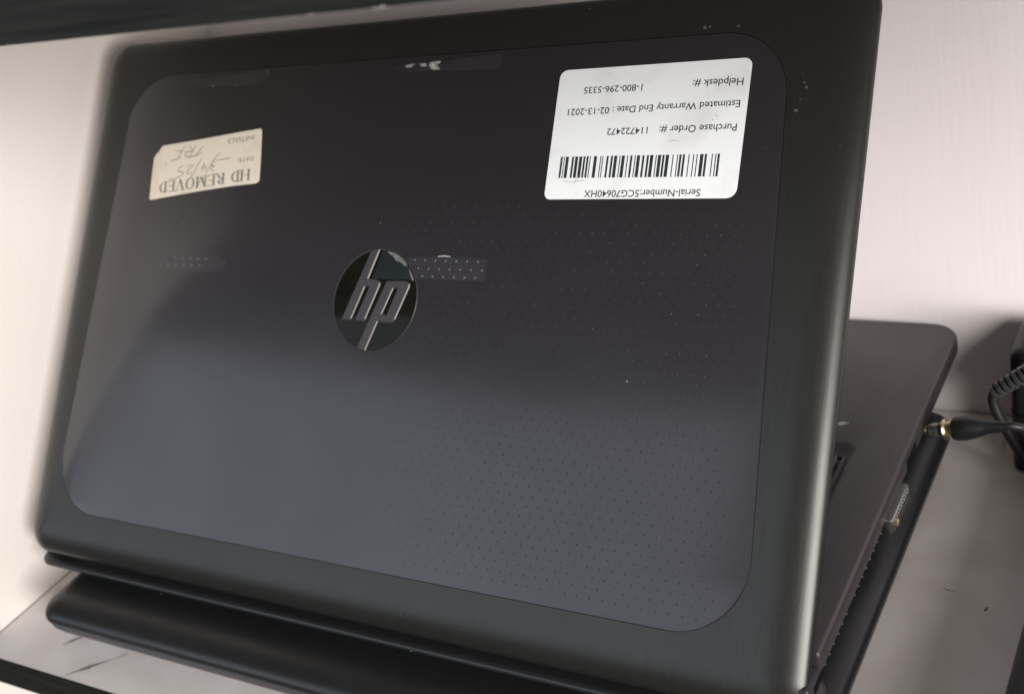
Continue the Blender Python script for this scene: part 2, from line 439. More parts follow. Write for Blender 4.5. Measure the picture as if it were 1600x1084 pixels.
upper = thing('shelf_board', 'upper shelf board with dark wood-grain front edge above the laptop lid', 'shelf', (300, FY, CZ))
link('board', *box(LX+0.6, FY+1.0, CZ+0.3, 1100, BY-0.4, CZ+18, 0.3), 'wall', upper, smooth=False, loc=off(upper))
link('edge_strip', *box(LX-60, FY-3.0, CZ, 1100, FY+0.98, CZ+62, 0.5), 'edging', upper, smooth=False, loc=off(upper))
v = []; f = []          # chipped pale slivers along the underside of the edging
for i in range(26):
    x = random.uniform(150, 420); w = random.uniform(0.6, 2.6); h = random.uniform(0.15, 0.5); n = len(v)
    v += [(x, FY-3.06, CZ-0.05), (x+w, FY-3.06, CZ-0.05), (x+w*0.7, FY-3.06, CZ+h), (x+w*0.2, FY-3.06, CZ+h*0.8)]
    f.append((n, n+1, n+2, n+3))
link('chipped_edge', v, f, 'residue', upper, smooth=False, loc=off(upper))['kind'] = 'stuff'
lowest = thing('shelf_board', 'pale lower shelf board glimpsed below the black edging at bottom left', 'shelf', (300, 0, -190))
link('board', *box(LX+0.6, FY-2, -208, 1100, BY-0.4, -190, 0.3), 'wall', lowest, smooth=False, loc=off(lowest))

# ================================================================== THE CLOSED LAPTOP UNDERNEATH
closed = thing('closed_laptop', 'closed black laptop lying flat on the shelf underneath the open laptop', 'laptop', (202, 100, FZ))
cx0, cy0, cx1, cy1 = 18.0, -20.5, 387.0, 214.0
def ease(d, w, H, a=2.4): t = min(d/w, 1); return -H*(1-math.sqrt(max(0, 1-(1-t)**a)))
prof = [(1.0, -24.8), (0.3, -24.3), (0, -23.4)]+[(d, -16.2+ease(d, 15, 6.6, 2.1)) for d in (0.03, 0.15, 0.4, 0.8, 1.4, 2.2, 3.2, 4.5, 6, 8, 10, 12.5, 15)]
link('lid', *slab(cx0, cy0, cx1, cy1, 13, prof, 12), 'closed', closed, loc=off(closed))
link('bottom_case', *slab(cx0, cy0, cx1, cy1, 13, [(16, -36.6), (9, -35.6), (3.5, -32), (1.2, -28), (0.8, -25.8), (1.4, -25.0)], 12), 'case', closed, loc=off(closed))
for x, y in ((60, 8), (345, 8), (60, 185), (345, 185)):
    link('rubber_foot', *slab(x-20, y-5, x+20, y+5, 4, [(0.6, FZ), (0, FZ+0.5), (0, -36.4)], 4), 'rubber', closed, loc=off(closed))
# ================================================================== THE OPEN LAPTOP
TH = 0.8853
lap = thing('laptop', 'open charcoal laptop with white and cream stickers and round logo on its lid', 'laptop', (193, 120, -15.2))
L0 = off(lap); LR = (TH, 0, 0)
def lidpart(name, vf, mat, parent=None, **kw):
    if parent is None or parent is lap: return link(name, vf[0], vf[1], mat, lap, rot=LR, loc=L0, **kw)
    return link(name, vf[0], vf[1], mat, parent, **kw)
def lidflat(name, pts, h, mat, parent=None, **kw):
    o = flat(name, pts, h, mat, parent or lap, **kw)
    if parent is None: o.location = [c*S for c in L0]; o.rotation_euler = LR
    return o

# ---- lid shell: softly curved rim, flat middle with a seam cut round the inlaid panel
def panel_ring(e, n=12):
    pts = [(16.3-e, 21.0-e), (363.5+e, 21.1-e), (355.2+e, 232.9+e), (25.4-e, 232.7+e)]
    return rpoly(pts, [26+e, 27+e, 25+e, 25+e], n)
X0, X1, V0, V1 = -1.0, 384.6, -0.6, 252.7
rings = [(rrect(X0, V0, X1, V1, 13, 1.4, 12), -7.0), (rrect(X0, V0, X1, V1, 13, 0.4, 12), -6.7), (rrect(X0, V0, X1, V1, 13, 0, 12), -6.2)]
for d in (0.01, 0.06, 0.2, 0.5, 1.0, 1.7, 2.6, 3.8, 5.3, 7, 9, 11, 13.5, 16):
    rings.append((rrect(X0, V0, X1, V1, 13, d, 12), ease(d, 16.0, 6.0, 2.0)))
rings += [(panel_ring(0.24), 0.0), (panel_ring(0.20), -0.06), (panel_ring(0.20), -0.7), (panel_ring(-0.4), -0.7)]
vf = loft(rings, True, True)
lidpart('lid', vf, 'frame', angle=30)
prs = [(panel_ring(0.0), -0.65), (panel_ring(0.0), -0.04), (panel_ring(-0.05), 0.02), (panel_ring(-0.16), 0.045)]
panel = lidpart('lid_panel', loft(prs), 'panel', angle=30)
panel['label'] = 'dark inlaid lid panel with rounded corners and faint dimples'

# ---- dimples pressed into the panel: staggered rows
def inside(x, v, x0, v0, x1, v1, pad=1.0): return x0-pad < x < x1+pad and v0-pad < v < v1+pad
dv = []; df = []
row = 0; v_ = 26.6
while v_ < 212:
    x = 152.0+(2.55 if row % 2 else 0)
    while x < 353-(v_-21)*0.039:
        fade = max(0.0, min(1.0, (x-175)/110)) * (1.0 if x < 340 else 0.8)
        if v_ > 172: fade *= 0.7 if x > 343 else 0.35
        fade *= 0.65+0.6*random.random()
        ok = fade > 0.10 and (x-190.2)**2+(v_-129.2)**2 > 23.5**2 and not inside(x, v_, 263, 170, 344, 224) and not inside(x, v_, 205, 136, 244, 149)
        if ok:
            n = len(dv); r = 0.38; h = 0.15*fade
            jx = x+random.uniform(-.12, .12); jv = v_+random.uniform(-.12, .12)
            for rr, hh in ((r, 0.0), (r*0.62, h*0.62)):
                for j in range(8): dv.append((jx+rr*math.cos(j*math.pi/4), jv+rr*math.sin(j*math.pi/4), 0.045+hh))
            dv.append((jx, jv, 0.045+h))
            for j in range(8):
                k = (j+1) % 8; df.append((n+j, n+k, n+8+k, n+8+j)); df.append((n+8+j, n+8+k, n+16))
        x += 5.1
    v_ += 3.57; row += 1
o = lidpart('dimple', (dv, df), 'panel', panel, angle=180); o['kind'] = 'stuff'

# ---- round logo badge
LC = (190.2, 129.2)
def circ(r, n=96, c=LC): return [(c[0]+r*math.cos(2*math.pi*i/n), c[1]+r*math.sin(2*math.pi*i/n)) for i in range(n)]
logo = lidpart('logo_badge', loft([(circ(21.05), 0.0), (circ(21.05), 0.09), (circ(20.95), 0.11)]), 'gloss', angle=30)
logo['label'] = 'round glossy black badge with slanted hp letters'
lidpart('badge_rim', loft([(circ(21.10), 0.03), (circ(21.38), 0.16), (circ(21.55), 0.03)], False, False), 'letter', logo, angle=60)
def expand(pts, e):
    out = []; n = len(pts)
    for i in range(n):
        p = Vector(pts[i]); a = (p-Vector(pts[i-1])).normalized(); b = (Vector(pts[(i+1) % n])-p).normalized()
        n1 = Vector((a.y, -a.x)); n2 = Vector((b.y, -b.x)); m = (n1+n2); 
        if m.length < 1e-6: m = n1
        m.normalize(); k = e/max(0.45, m.dot(n1)); out.append((p.x+m.x*k, p.y+m.y*k))
    return out
def sgn(pts): return sum(pts[i-1][0]*pts[i][1]-pts[i][0]*pts[i-1][1] for i in range(len(pts)))
def letter(outer, hole=None):
    if sgn(outer) < 0: outer = outer[::-1]
    if hole and sgn(hole) < 0: hole = hole[::-1]
    top = 0.42
    o = flat('letter', outer, top, 'letter', logo, hole=hole)
    v = []; f = []
    for lp, s in ((outer, 1), (hole, -1)):
        if not lp: continue
        lo = expand(lp, 0.42*s); n = len(v); k = len(lp)
        v += [(x, y, top) for x, y in lp]+[(x, y, 0.10) for x, y in lo]
        f += [(n+i, n+(i+1) % k, n+k+(i+1) % k, n+k+i) for i in range(k)]
    me = link('letter_chamfer', v, f, 'chamfer', None, smooth=False)
    # join the sloped sides into the letter itself so the letter is one mesh
    bm = bmesh.new(); bm.from_mesh(o.data); nf = len(bm.faces)
    bm.from_mesh(me.data); bm.faces.ensure_lookup_table()
    for fc in bm.faces[nf:]: fc.material_index = 1
    bm.to_mesh(o.data); bm.free(); o.data.materials.append(M['chamfer'])
    bpy.data.objects.remove(me)
letter([(185.3, 149.55), (188.95, 149.95), (185.05, 137.73), (189.2, 137.60), (190.84, 137.13), (191.6, 136.3), (191.55, 135.2), (186.64, 121.15), (185.87, 120.45),
        (182.01, 120.48), (187.04, 134.6), (186.85, 134.87), (184.3, 134.9), (184.09, 134.7), (179.28, 120.95), (178.58, 120.44), (174.9, 120.49), (180.0, 134.6)])
letter([(185.1, 108.85), (190.3, 123.4), (195.37, 137.06), (204.43, 137.42), (205.92, 137.06), (206.7, 136.3), (206.7, 135.2), (201.81, 121.74), (200.87, 120.75), (199.52, 120.35),
        (193.3, 120.64), (188.99, 108.40)], [(198.8, 134.55), (199.05, 134.76), (201.6, 134.73), (201.7, 134.4), (197.87, 123.3), (197.55, 123.05), (194.8, 123.2), (194.7, 123.5)])

# ---- printed text from Blender's built-in font, laid flat and turned upside down like the labels
def text_mesh(name, body, start, end, cap, h, mat, parent, bold=0.0, italic=0.0):
    """letters run from start to end (2-D, lid plane), cap = capital height in mm"""
    cu = bpy.data.curves.new(name, 'FONT'); cu.body = body; cu.size = 1.0; cu.resolution_u = 3; cu.offset = bold
    tmp = bpy.data.objects.new(name, cu); COL.objects.link(tmp)
    dg = bpy.context.evaluated_depsgraph_get(); dg.update()
    me = bpy.data.meshes.new_from_object(tmp.evaluated_get(dg))
    bpy.data.objects.remove(tmp); bpy.data.curves.remove(cu)
    xs = [v.co.x for v in me.vertices]; x0, x1 = min(xs), max(xs)
    s = Vector(start); e = Vector(end); d = (e-s); W = d.length; d.normalize(); up = Vector((-d.y, d.x))
    sx = W/(x1-x0); sy = cap/0.70
    for v in me.vertices:
        a = (v.co.x-x0)*sx+italic*v.co.y; b = v.co.y*sy-cap/2
        q = s+d*a+up*b
        v.co = (q.x*S, q.y*S, h*S)
    me.materials.clear(); me.materials.append(M[mat])
    o = bpy.data.objects.new(name, me); COL.objects.link(o); o.parent = parent
    return o

# ---- white asset label
big = lidflat('white_sticker', rpoly([(264.5, 171.55), (342.25, 172.0), (342.5, 223.15), (264.5, 222.65)], [2.6, 3.8, 3.0, 3.4], 6), 0.16, 'label', th=0.11)
big['label'] = 'white asset sticker with barcode and printed lines, upside down'
T = 0.185
for body, a, b, cap in [
    ('Helpdesk #:', (339.95, 214.4), (320.6, 214.55), 2.75),
    ('1-800-296-5335', (300.5, 214.2), (275.9, 214.1), 2.55),
    ('Estimated Warranty End Date : 02-13-2021', (339.7, 206.3), (270.1, 205.7), 2.6),
    ('Purchase Order #:', (339.5, 197.7), (309.5, 197.65), 2.7),
    ('114722472', (304.8, 197.6), (288.0, 197.5), 2.5),
    ('Serial-Number:5CG70640HX', (328.6, 173.95), (281.7, 173.65), 2.65)]:
    text_mesh('printed_line', body, a, b, cap, T, 'ink', big, bold=0.008)
C128 = "212222 222122 222221 121223 121322 131222 122213 122312 132212 221213 221312 231212 112232 122132 122231 113222 123122 123221 223211 221132 221231 213212 223112 312131 311222 321122 321221 312212 322112 322211 212123 212321 232121 111323 131123 131321 112313 132113 132311 211313 231113 231311 112133 112331 132131 113123 113321 133121 313121 211331 231131 213113 213311 213131 311123 311321 331121 312113 312311 332111 314111 221411 431111 111224 111422 121124 121421 141122 141221 112214 112412 122114 122411 142112 142211 241211 221114 413111 241112 134111 111242 121142 121241 114212 124112 124211 411212 421112 421211 212141 214121 412121 111143 111341 131141 114113 114311 411113 411311 113141 114131 311141 411131 211412 211214 211232 2331112".split()
codes = [104]+[ord(c)-32 for c in '5CG70640HX']
codes.append((104+sum(i*c for i, c in enumerate(codes) if i))%103); codes.append(106)
seq = ''.join(C128[c] for c in codes); tot = sum(int(c) for c in seq)
bv = []; bf = []; pos = 0; xa, xb = 334.4, 269.6
for i, c in enumerate(seq):
    w = int(c)
    if i % 2 == 0:
        x0 = xa+(xb-xa)*pos/tot; x1 = xa+(xb-xa)*(pos+w-0.12)/tot; n = len(bv)
        bv += [(x0, 188.2, T), (x1, 188.2, T), (x1, 179.9, T), (x0, 179.9, T)]; bf.append((n, n+1, n+2, n+3))
    pos += w
lidpart('barcode', (bv, bf), 'ink', big, smooth=False)
wv, wf = strokes([[(318, 193.2), (315.5, 193.6), (313.5, 193.2)],
                  [(330.6, 202.6), (331.6, 201.8)], [(329.6, 201.1), (330.4, 200.6)], [(278, 181), (277, 177.5)],
                  [(272, 178.8), (275, 178.2), (281, 179.0)]], 0.22, T+0.004)
lidpart('scuff', (wv, wf), 'residue', big, smooth=False)['kind'] = 'stuff'

# ---- cream sticker with a torn corner
sm_pts = [(48.6, 171.3), (60, 172.9), (80, 175.5), (100, 177.8), (114.2, 178.9), (115.9, 179.9), (115.8, 182), (114.6, 192), (112.9, 203.2), (112.1, 204.3), (100, 203.0), (84, 201.2), (70, 199.6), (55.0, 198.1),
          (50.6, 197.6), (49.4, 195.9), (48.8, 194.8), (47.4, 193.8), (46.2, 191.7), (46.4, 186), (47.1, 176), (47.5, 172.2), (47.9, 171.5)]
small = lidflat('cream_sticker', sm_pts, 0.20, 'cream', th=0.15)
small['label'] = 'aged cream sticker with a torn corner and handwritten date'
T2 = 0.225
def serif_word(body, start, end, cap, parent):
    G = {'H': (.86, [('v', .16, 0, 1, 1), ('v', .70, 0, 1, 1), ('h', .16, .70, .5)], [(.16, 0), (.16, 1), (.70, 0), (.70, 1)]),
         'D': (.82, [('v', .16, 0, 1, 1), ('arc', .16, .62)], [(.10, 0), (.10, 1)]),
         'R': (.78, [('v', .16, 0, 1, 1), ('bowl',), ('leg', .38, .48, .70, 0)], [(.16, 0), (.14, 1), (.70, 0)]),
         'E': (.70, [('v', .16, 0, 1, 1), ('h', .16, .58, .98), ('h', .16, .50, .5), ('h', .16, .60, .02), ('s', .58, .84, .98), ('s', .61, .02, .20), ('s', .50, .40, .60)], [(.13, 0), (.13, 1)]),
         'M': (1.02, [('v', .15, 0, 1, .5), ('v', .82, 0, 1, 1), ('leg', .17, 1, .50, .05), ('thin', .50, .05, .82, 1)], [(.15, 0), (.12, 1), (.82, 0), (.86, 1)]),
         'O': (.88, [('o', .43, .5)], []),
         'V': (.80, [('leg', .12, 1, .42, 0), ('thin', .42, 0, .68, 1)], [(.12, 1), (.68, 1)]),
         ' ': (.38, [], [])}
    tk, tn = .165, .06
    W = sum(G[c][0] for c in body); s = Vector(start); d = Vector(end)-s; sx = d.length/W; d.normalize(); up = Vector((-d.y, d.x))
    v = []; f = []; ox = 0
    def quad(pts):
        n = len(v)
        for a, b in pts: q = s+d*((ox+a)*sx)+up*((b-.5)*cap); v.append((q.x, q.y, T2))
        f.append(tuple(range(n, n+len(pts))))
    def band(path, w0, w1=None):
        for i in range(len(path)-1):
            (a, b, wa), (c, e, wb) = path[i], path[i+1]
            quad([(a-wa/2, b), (a+wa/2, b), (c+wb/2, e), (c-wb/2, e)])
    for ch in body:
        w, parts, ser = G[ch]
        for p in parts:
            if p[0] == 'v': t = tk*p[4]+(tn*(1-p[4])); quad([(p[1]-t/2, p[2]), (p[1]+t/2, p[2]), (p[1]+t/2, p[3]), (p[1]-t/2, p[3])])
            elif p[0] == 'h': quad([(p[1], p[3]-tn/2), (p[2], p[3]-tn/2), (p[2], p[3]+tn/2), (p[1], p[3]+tn/2)])
            elif p[0] == 's': quad([(p[1]-tn/2, p[2]), (p[1]+tn/2, p[2]), (p[1]+tn/2, p[3]), (p[1]-tn/2, p[3])])
            elif p[0] in ('leg', 'thin'):
                t = (tk if p[0] == 'leg' else tn)*1.05; quad([(p[1]-t/2, p[2]), (p[1]+t/2, p[2]), (p[3]+t/2, p[4]), (p[3]-t/2, p[4])])
            elif p[0] in ('arc', 'bowl', 'o'):
                k = 14
                for i in range(k if p[0] != 'o' else 2*k):
                    def pt(j, inner):
                        if p[0] == 'arc':
                            a = -math.pi/2+math.pi*j/k; rx, ry = (.55, .5) if not inner else (.55-tk, .5-tn); return (.16+rx*math.cos(a), .5+ry*math.sin(a))
                        if p[0] == 'bowl':
                            a = -math.pi/2+math.pi*j/k; rx, ry = (.44, .26) if not inner else (.44-tk, .26-tn); return (.16+rx*math.cos(a), .74+ry*math.sin(a))
                        a = 2*math.pi*j/(2*k); rx, ry = (.38, .52) if not inner else (.38-tk, .52-tn); return (.43+rx*math.cos(a), .5+ry*math.sin(a))
                    quad([pt(i, 0), pt(i+1, 0), pt(i+1, 1), pt(i, 1)])
        for x, y in ser:
            yy = y+(tn*.5 if y == 0 else -tn*.5); quad([(x-.14, yy-tn/2), (x+.14, yy-tn/2), (x+.14, yy+tn/2), (x-.14, yy+tn/2)])
        ox += w
    return link('printed_line', v, f, 'ink_soft', parent, smooth=False)
serif_word('HD REMOVED', (110.2, 183.1), (52.2, 177.0), 5.4, small)
text_mesh('printed_line', 'INITIALS', (109.0, 200.3), (92.9, 198.6), 2.3, T2, 'ink_soft', small)
text_mesh('printed_line', 'DATE:', (110.6, 190.6), (101.0, 189.5), 2.0, T2, 'ink_soft', small)
def zp(pts):  # strokes measured on the sticker, bilinear between its corners (u across, w up; both 0..1)
    A, B, C_, D = Vector((48, 171.2)), Vector((116, 179.15)), Vector((112.4, 204.35)), Vector((46.5, 197.2))
    return [tuple((A*(1-u)*(1-w)+B*u*(1-w)+C_*u*w+D*(1-u)*w)) for u, w in pts]
hand = [[(96.2, 190.9), (92, 190.3), (87.9, 190.1)], [(88.75, 193.4), (86.2, 190.6), (84.2, 187.2), (82.0, 183.6)],
        [(87.6, 185.2), (85.6, 185.2), (85.4, 186.8), (87.0, 187.3), (85.2, 187.7), (85.2, 189.2), (87.6, 189.5)],
        [(81.4, 184.8), (81.7, 186.9), (78.6, 186.6)], [(79.3, 184.9), (80.2, 188.8)],
        [(78.4, 191.4), (76.2, 188.2), (74.4, 184.6), (72.0, 181.0)],
        [(72.8, 184.9), (71.8, 183.7), (70.0, 184.0), (70.0, 185.5), (73.2, 187.7), (69.0, 187.6)],
        [(58.2, 181.0), (62.0, 181.5), (66.4, 182.8), (67.2, 184.8), (64.6, 184.7), (63.8, 186.4), (66.6, 187.8)],
        [(54.6, 189.4), (55.4, 188.0)],
        [(78.2, 193.8), (73.4, 192.4), (68.6, 191.2)], [(77.6, 196.8), (75.4, 194.6), (73.6, 192.4)],
        [(72.9, 197.4), (71.4, 194.8), (69.9, 192.1)], [(69.9, 192.1), (66.9, 192.5), (67.2, 194.2), (71.2, 194.9), (68.2, 197.4)],
        [(65.7, 197.3), (64.0, 194.4), (62.4, 191.9)], [(64.2, 191.8), (61.2, 190.9), (57.6, 190.0)], [(64.2, 194.8), (62.4, 194.9), (60.4, 194.6)]]
hv, hf = strokes([[tuple(q)[:2] for q in spline([(a, b, 0) for a, b in ln], 4)] for ln in hand], 0.42, T2+0.005)
o = lidpart('handwriting', (hv, hf), 'pencil', small, smooth=False); o['label'] = 'handwritten date and initials'
cv, cf = strokes([[(60, 197.6), (75, 198.8), (92, 200.4), (100, 201.6)], [(50, 190.5), (62, 190.2), (75, 190.8)], [(113.4, 188), (112.6, 184), (112.0, 181.5)]], 0.35, T2+0.003)
lidpart('crease', (cv, cf), M['cream'], small, smooth=False)

# ---- strips of clear tape
t1 = lidflat('clear_tape', [(209.8, 138.75), (242.4, 138.8), (242.8, 140), (242.5, 143), (242.75, 147.4), (241, 147.65), (225, 147.9), (206.6, 147.6), (203.5, 147.5), (205.5, 144.5), (208.2, 141.5)], 0.13, 'tape', th=0.06)
t1['label'] = 'short strip of clear tape beside the round logo'
tv = []; tf = []
for r, (xx, vv_) in enumerate(((207.7, 146.45), (210.07, 143.05), (212.58, 139.95))):
    for k in range((7, 7, 6)[r]):
        x = xx+k*5.1; n = len(tv)
        for rr, hh in ((0.48, 0), (0.3, 0.16)):
            for j in range(8): tv.append((x+rr*math.cos(j*math.pi/4), vv_+rr*math.sin(j*math.pi/4), 0.135+hh))
        tv.append((x, vv_, 0.34))
        for j in range(8):
            q = (j+1) % 8; tf.append((n+j, n+q, n+8+q, n+8+j)); tf.append((n+8+j, n+8+q, n+16))
M['bubble'] = simple('air_bubble', (0.10, 0.10, 0.105), 0.35)
lidpart('air_bubble', (tv, tf), 'bubble', t1, angle=180)['kind'] = 'stuff'
gv, gf = strokes([[(219, 148.1), (222, 148.4), (225, 148.2)]], 0.55, 0.20)
lidpart('lifted_edge', (gv, gf), 'residue', t1, smooth=False)
seg = [(190.7, 149.9)]+[(LC[0]+20.9*math.cos(a), LC[1]+20.9*math.sin(a)) for a in [R(x) for x in (86, 76, 66, 56, 46, 36, 28, 23)]]+[(207, 138.1), (204, 138.3), (199, 137.9), (192.5, 138.2), (187.3, 138.1), (189.4, 144.5)]
t1b = flat('tape_over_logo', seg[::-1], 0.16, 'tape_logo', t1)
# pale patches over the tape on the badge
for pts in ([(193.2, 149.6), (197.6, 148.9), (202.0, 146.6), (204.6, 144.0), (203.2, 143.8), (200.6, 145.4), (198.6, 145.7), (196.6, 147.6)], [(205.2, 143.2), (207.6, 140.2), (208.9, 137.9), (208.0, 138.0), (206.4, 140.4)]):
    flat('pale_patch', pts, 0.19, 'residue_dull', t1)
t2 = lidflat('clear_tape', [(182.6, 227.6), (184.2, 226.3), (186.4, 226.0), (210, 225.6), (236.2, 225.0), (236.3, 228), (235.8, 231.4), (222, 230.6), (205, 229.9), (190, 229.6), (184.5, 229.2)], 0.12, 'tape_haze', th=0.06)
t2['label'] = 'clear tape strip with torn white residue near the top seam'
for pts in ([(188.4, 229.2), (190.2, 229.5), (193.6, 229.7), (192.2, 228.3), (189.4, 228.2)], [(195.8, 229.5), (199.0, 229.6), (199.8, 228.3), (197.0, 228.0)],
            [(201.0, 229.9), (206.4, 230.2), (206.6, 229.2), (204.6, 228.6), (206.6, 226.9), (206.2, 226.2), (202.6, 226.7), (200.9, 228.0)]):
    flat('residue', pts, 0.16, 'residue', t2)
t3 = lidflat('clear_tape', [(61, 228), (64, 226.4), (72, 225.4), (90, 225.2), (106, 225.6), (111.5, 226.6), (112.8, 229.5), (112.4, 231.5), (98, 231.0), (78, 230.3), (64, 230.0)], 0.12, 'tape_haze', th=0.06)
t3['label'] = 'faint ragged tape strip near the upper left of the lid'
for cx_, cy_, r_ in ((77.6, 225.7, .55), (92.5, 225.6, .4), (103.5, 226.2, .4), (110.5, 231.0, .6)):
    flat('residue', circ(r_, 7, (cx_, cy_)), 0.15, 'residue_dull', t3)
# faint row of bubbles left by a removed strip, left of the logo
tv = []; tf = []
for r, (x0, v0, n_) in enumerate(((70.5, 143.9, 5), (61.8, 140.6, 6))):
    for k in range(n_):
        x = x0+k*5.1+random.uniform(-.15, .15); n = len(tv)
        for j in range(8): tv.append((x+0.5*math.cos(j*math.pi/4), v0+0.5*math.sin(j*math.pi/4), 0.05))
        tv.append((x, v0, 0.16))
        for j in range(8): tf.append((n+j, n+(j+1) % 8, n+8))
M['bubble_faint'] = simple('faint_bubble', (0.085, 0.085, 0.088), 0.35)
lidpart('glue_spot', (tv, tf), 'bubble_faint', None, angle=180)['kind'] = 'stuff'
t4 = lidflat('clear_tape', [(60, 138.5), (95, 137.8), (103, 139.5), (104, 143.5), (98, 145.8), (68, 145.6), (60.5, 143)], 0.10, 'tape_haze', th=0.04)
t4['label'] = 'very faint strip of clear tape left of the round logo'
# smudges and stray scuffs on the rim
sv = []; sf = []
def speck(x, v_, r, h):
    n = len(sv); k = 6
    for j in range(k): a = 2*math.pi*j/k+random.random()*.5; q = r*(0.6+0.6*random.random()); sv.append((x+q*math.cos(a), v_+q*math.sin(a), h))
    sv.append((x, v_, h+r*0.3))
    for j in range(k): sf.append((n+j, n+(j+1) % k, n+k))
for x, v_, r in ((187.5, 161.6, .5), (322.4, 235.6, .9), (324.4, 235.7, .7), (335.5, 235.2, .6), (362, 213, .5), (363.0, 211.2, .7), (361.5, 207, .35), (360.4, 203, .8), (361.2, 216, .3),
                 (259, 52, .3), (225, 7.0, .35), (310, 24, .3), (371, 80, .3), (359, 66, .25), (374, 35, .3), (351, 190, .25), (377, 190, .3), (120, 100, .25), (290, 30, .25), (250, 160, .2)):
    speck(x, v_, r, 0.05)
for k in range(70): speck(random.uniform(20, 355), random.uniform(30, 225), random.uniform(.07, .16), 0.05)
for k in range(60): speck(random.uniform(365, 381), random.uniform(10, 240), random.uniform(.05, .14), -0.02)
M['dust'] = simple('dust', (0.065, 0.065, 0.06), 0.8)
lidpart('dust_speck', (sv, sf), 'dust', None)['kind'] = 'stuff'

# ---- screen side of the lid
lidpart('screen_bezel', slab(3, 6, 380.5, 249, 9, [(0, -6.95), (0, -7.6), (0.5, -7.8)], 8), 'black')
lidpart('screen', slab(20, 28, 364, 226, 1, [(0, -7.75), (0, -7.88)], 2), 'screen')

# ---- base: deck with keyboard well, tapered bottom case, rear bar
def bpart(name, vf, mat, parent=None, **kw):
    if parent is None: return link(name, vf[0], vf[1], mat, lap, loc=L0, **kw)
    return link(name, vf[0], vf[1], mat, parent, **kw)
DX0, DX1, DY0, DY1, DZ = -0.5, 386.0, 20.5, 238.0, 12.0
def dr(d): return rpoly(rect(DX0+d, DY0+d, DX1-d, DY1-d), [max(1.5-d, .3), max(1.5-d, .3), max(13-d, .5), max(13-d, .5)], 8)
def well(d): return rrect(19+d, 30+d, 367.5-d, 139-d, 6.5, 0, 8)
rings = [(dr(2.0), 3.4), (dr(0.5), 3.7), (dr(0.15), 4.2), (dr(0.0), 5.0), (dr(0.0), 9.8), (dr(0.25), 10.9), (dr(0.8), 11.6), (dr(1.7), DZ),
         (well(0), DZ), (well(1.0), DZ-0.3), (well(3.0), DZ-1.6), (well(5.0), DZ-2.5), (well(6.0), DZ-2.6)]
deck = bpart('deck', loft(rings), 'deck', angle=35)
bc = [(18, -12.2), (12, -11.6), (6, -8.5), (3.2, -3.5), (2.0, 1.5), (1.6, 3.35)]
bpart('bottom_case', slab(0.0, 19.0, 385.8, 238.0, 12, bc, 8), 'case')
rb = [(16, -15.0), (8, -14.2), (3.2, -12.9), (1.0, -11.6), (0.1, -10.5), (.15, -9.6), (.9, -8.8), (2.6, -8.35), (6, -8.1)]
bpart('hinge_cover', slab(1.5, 1.5, 385.4, 32, 9, rb, 10), 'closed')
bpart('hinge_end', box(377.0, 8.0, -8.3, 385.7, 21.5, 6.5, 1.8), 'deck')
bpart('hinge_end', box(0.3, 8.0, -8.3, 9.0, 21.5, 6.5, 1.8), 'deck')
for x, y in ((45, 30), (340, 30), (45, 205), (340, 205)):
    bpart('rubber_foot', slab(x-18, y-5, x+18, y+5, 4, [(0.5, -15.0), (0, -14.4), (0, -12.0)], 4), 'rubber')
bpart('keyboard_plate', slab(25.5, 36.5, 361.0, 132.5, 3, [(0, DZ-2.65), (0, DZ-2.35)], 4), 'case')
# keyboard keys, sharing one mesh
key_me = None
for r in range(6):
    for c in range(18):
        x1 = 360.8-c*18.95; y1 = 128.6-r*17.9
        if x1-16.6 < 25 or y1-15.6 < 34: continue
        if key_me is None:
            kv, kf = slab(-16.6, -15.6, 0, 0, 1.8, [(0, -1.6), (0, 0.1), (0.3, 0.42), (0.9, 0.5)], 4)
            o = link('key', kv, kf, 'key', lap, loc=(x1+L0[0], y1+L0[1], DZ-0.2+L0[2])); key_me = o.data
        else:
            o = bpy.data.objects.new('key', key_me); COL.objects.link(o); o.parent = lap
            o.location = ((x1+L0[0])*S, (y1+L0[1])*S, (DZ-0.2+L0[2])*S)
kr = bpart('keyboard_trim', loft([(rrect(20, 31, 366.0, 134.0, 5, 4.0, 6), DZ-2.4), (rrect(20, 31, 366.0, 134.0, 5, 3.8, 6), DZ-1.2), (rrect(20, 31, 366.0, 134.0, 5, 2.9, 6), DZ-1.0), (rrect(20, 31, 366.0, 134.0, 5, 2.2, 6), DZ-2.2)], False, False), 'deck')
bpart('touchpad', slab(170, 158, 275, 222, 3, [(0, DZ-0.1), (0, DZ+0.03)], 4), 'black')
bpart('glint_patch', ([(352.6, 150.2, DZ+0.06), (355.4, 149.2, DZ+0.06), (358.9, 151.8, DZ+0.06), (355.6, 152.6, DZ+0.06)], [(0, 1, 2, 3)]), 'silver', smooth=False)  # silver patch painted in for a glint on the palm rest
# video port on the flank
vp = bpart('video_port', slab(384.0, 101.5, 388.6, 126, 1.2, [(.5, -1.6), (0, -1.0), (0, 4.0), (.5, 4.5)], 4), 'silver')
vp['label'] = 'silver video port with a screw nut on the right flank'
for k in range(9):
    y = 106+k*2.1
    bpart('port_rib', box(388.4, y, -1.0, 389.1, y+0.9, 4.0, .15), 'silver', vp)
bpart('screw_nut', tube([(388.0, 103.4, 2.6), (389.9, 103.4, 2.6), (390.3, 103.4, 2.6)], [1.7, 1.7, 1.1], 6), 'gold', vp, smooth=False)
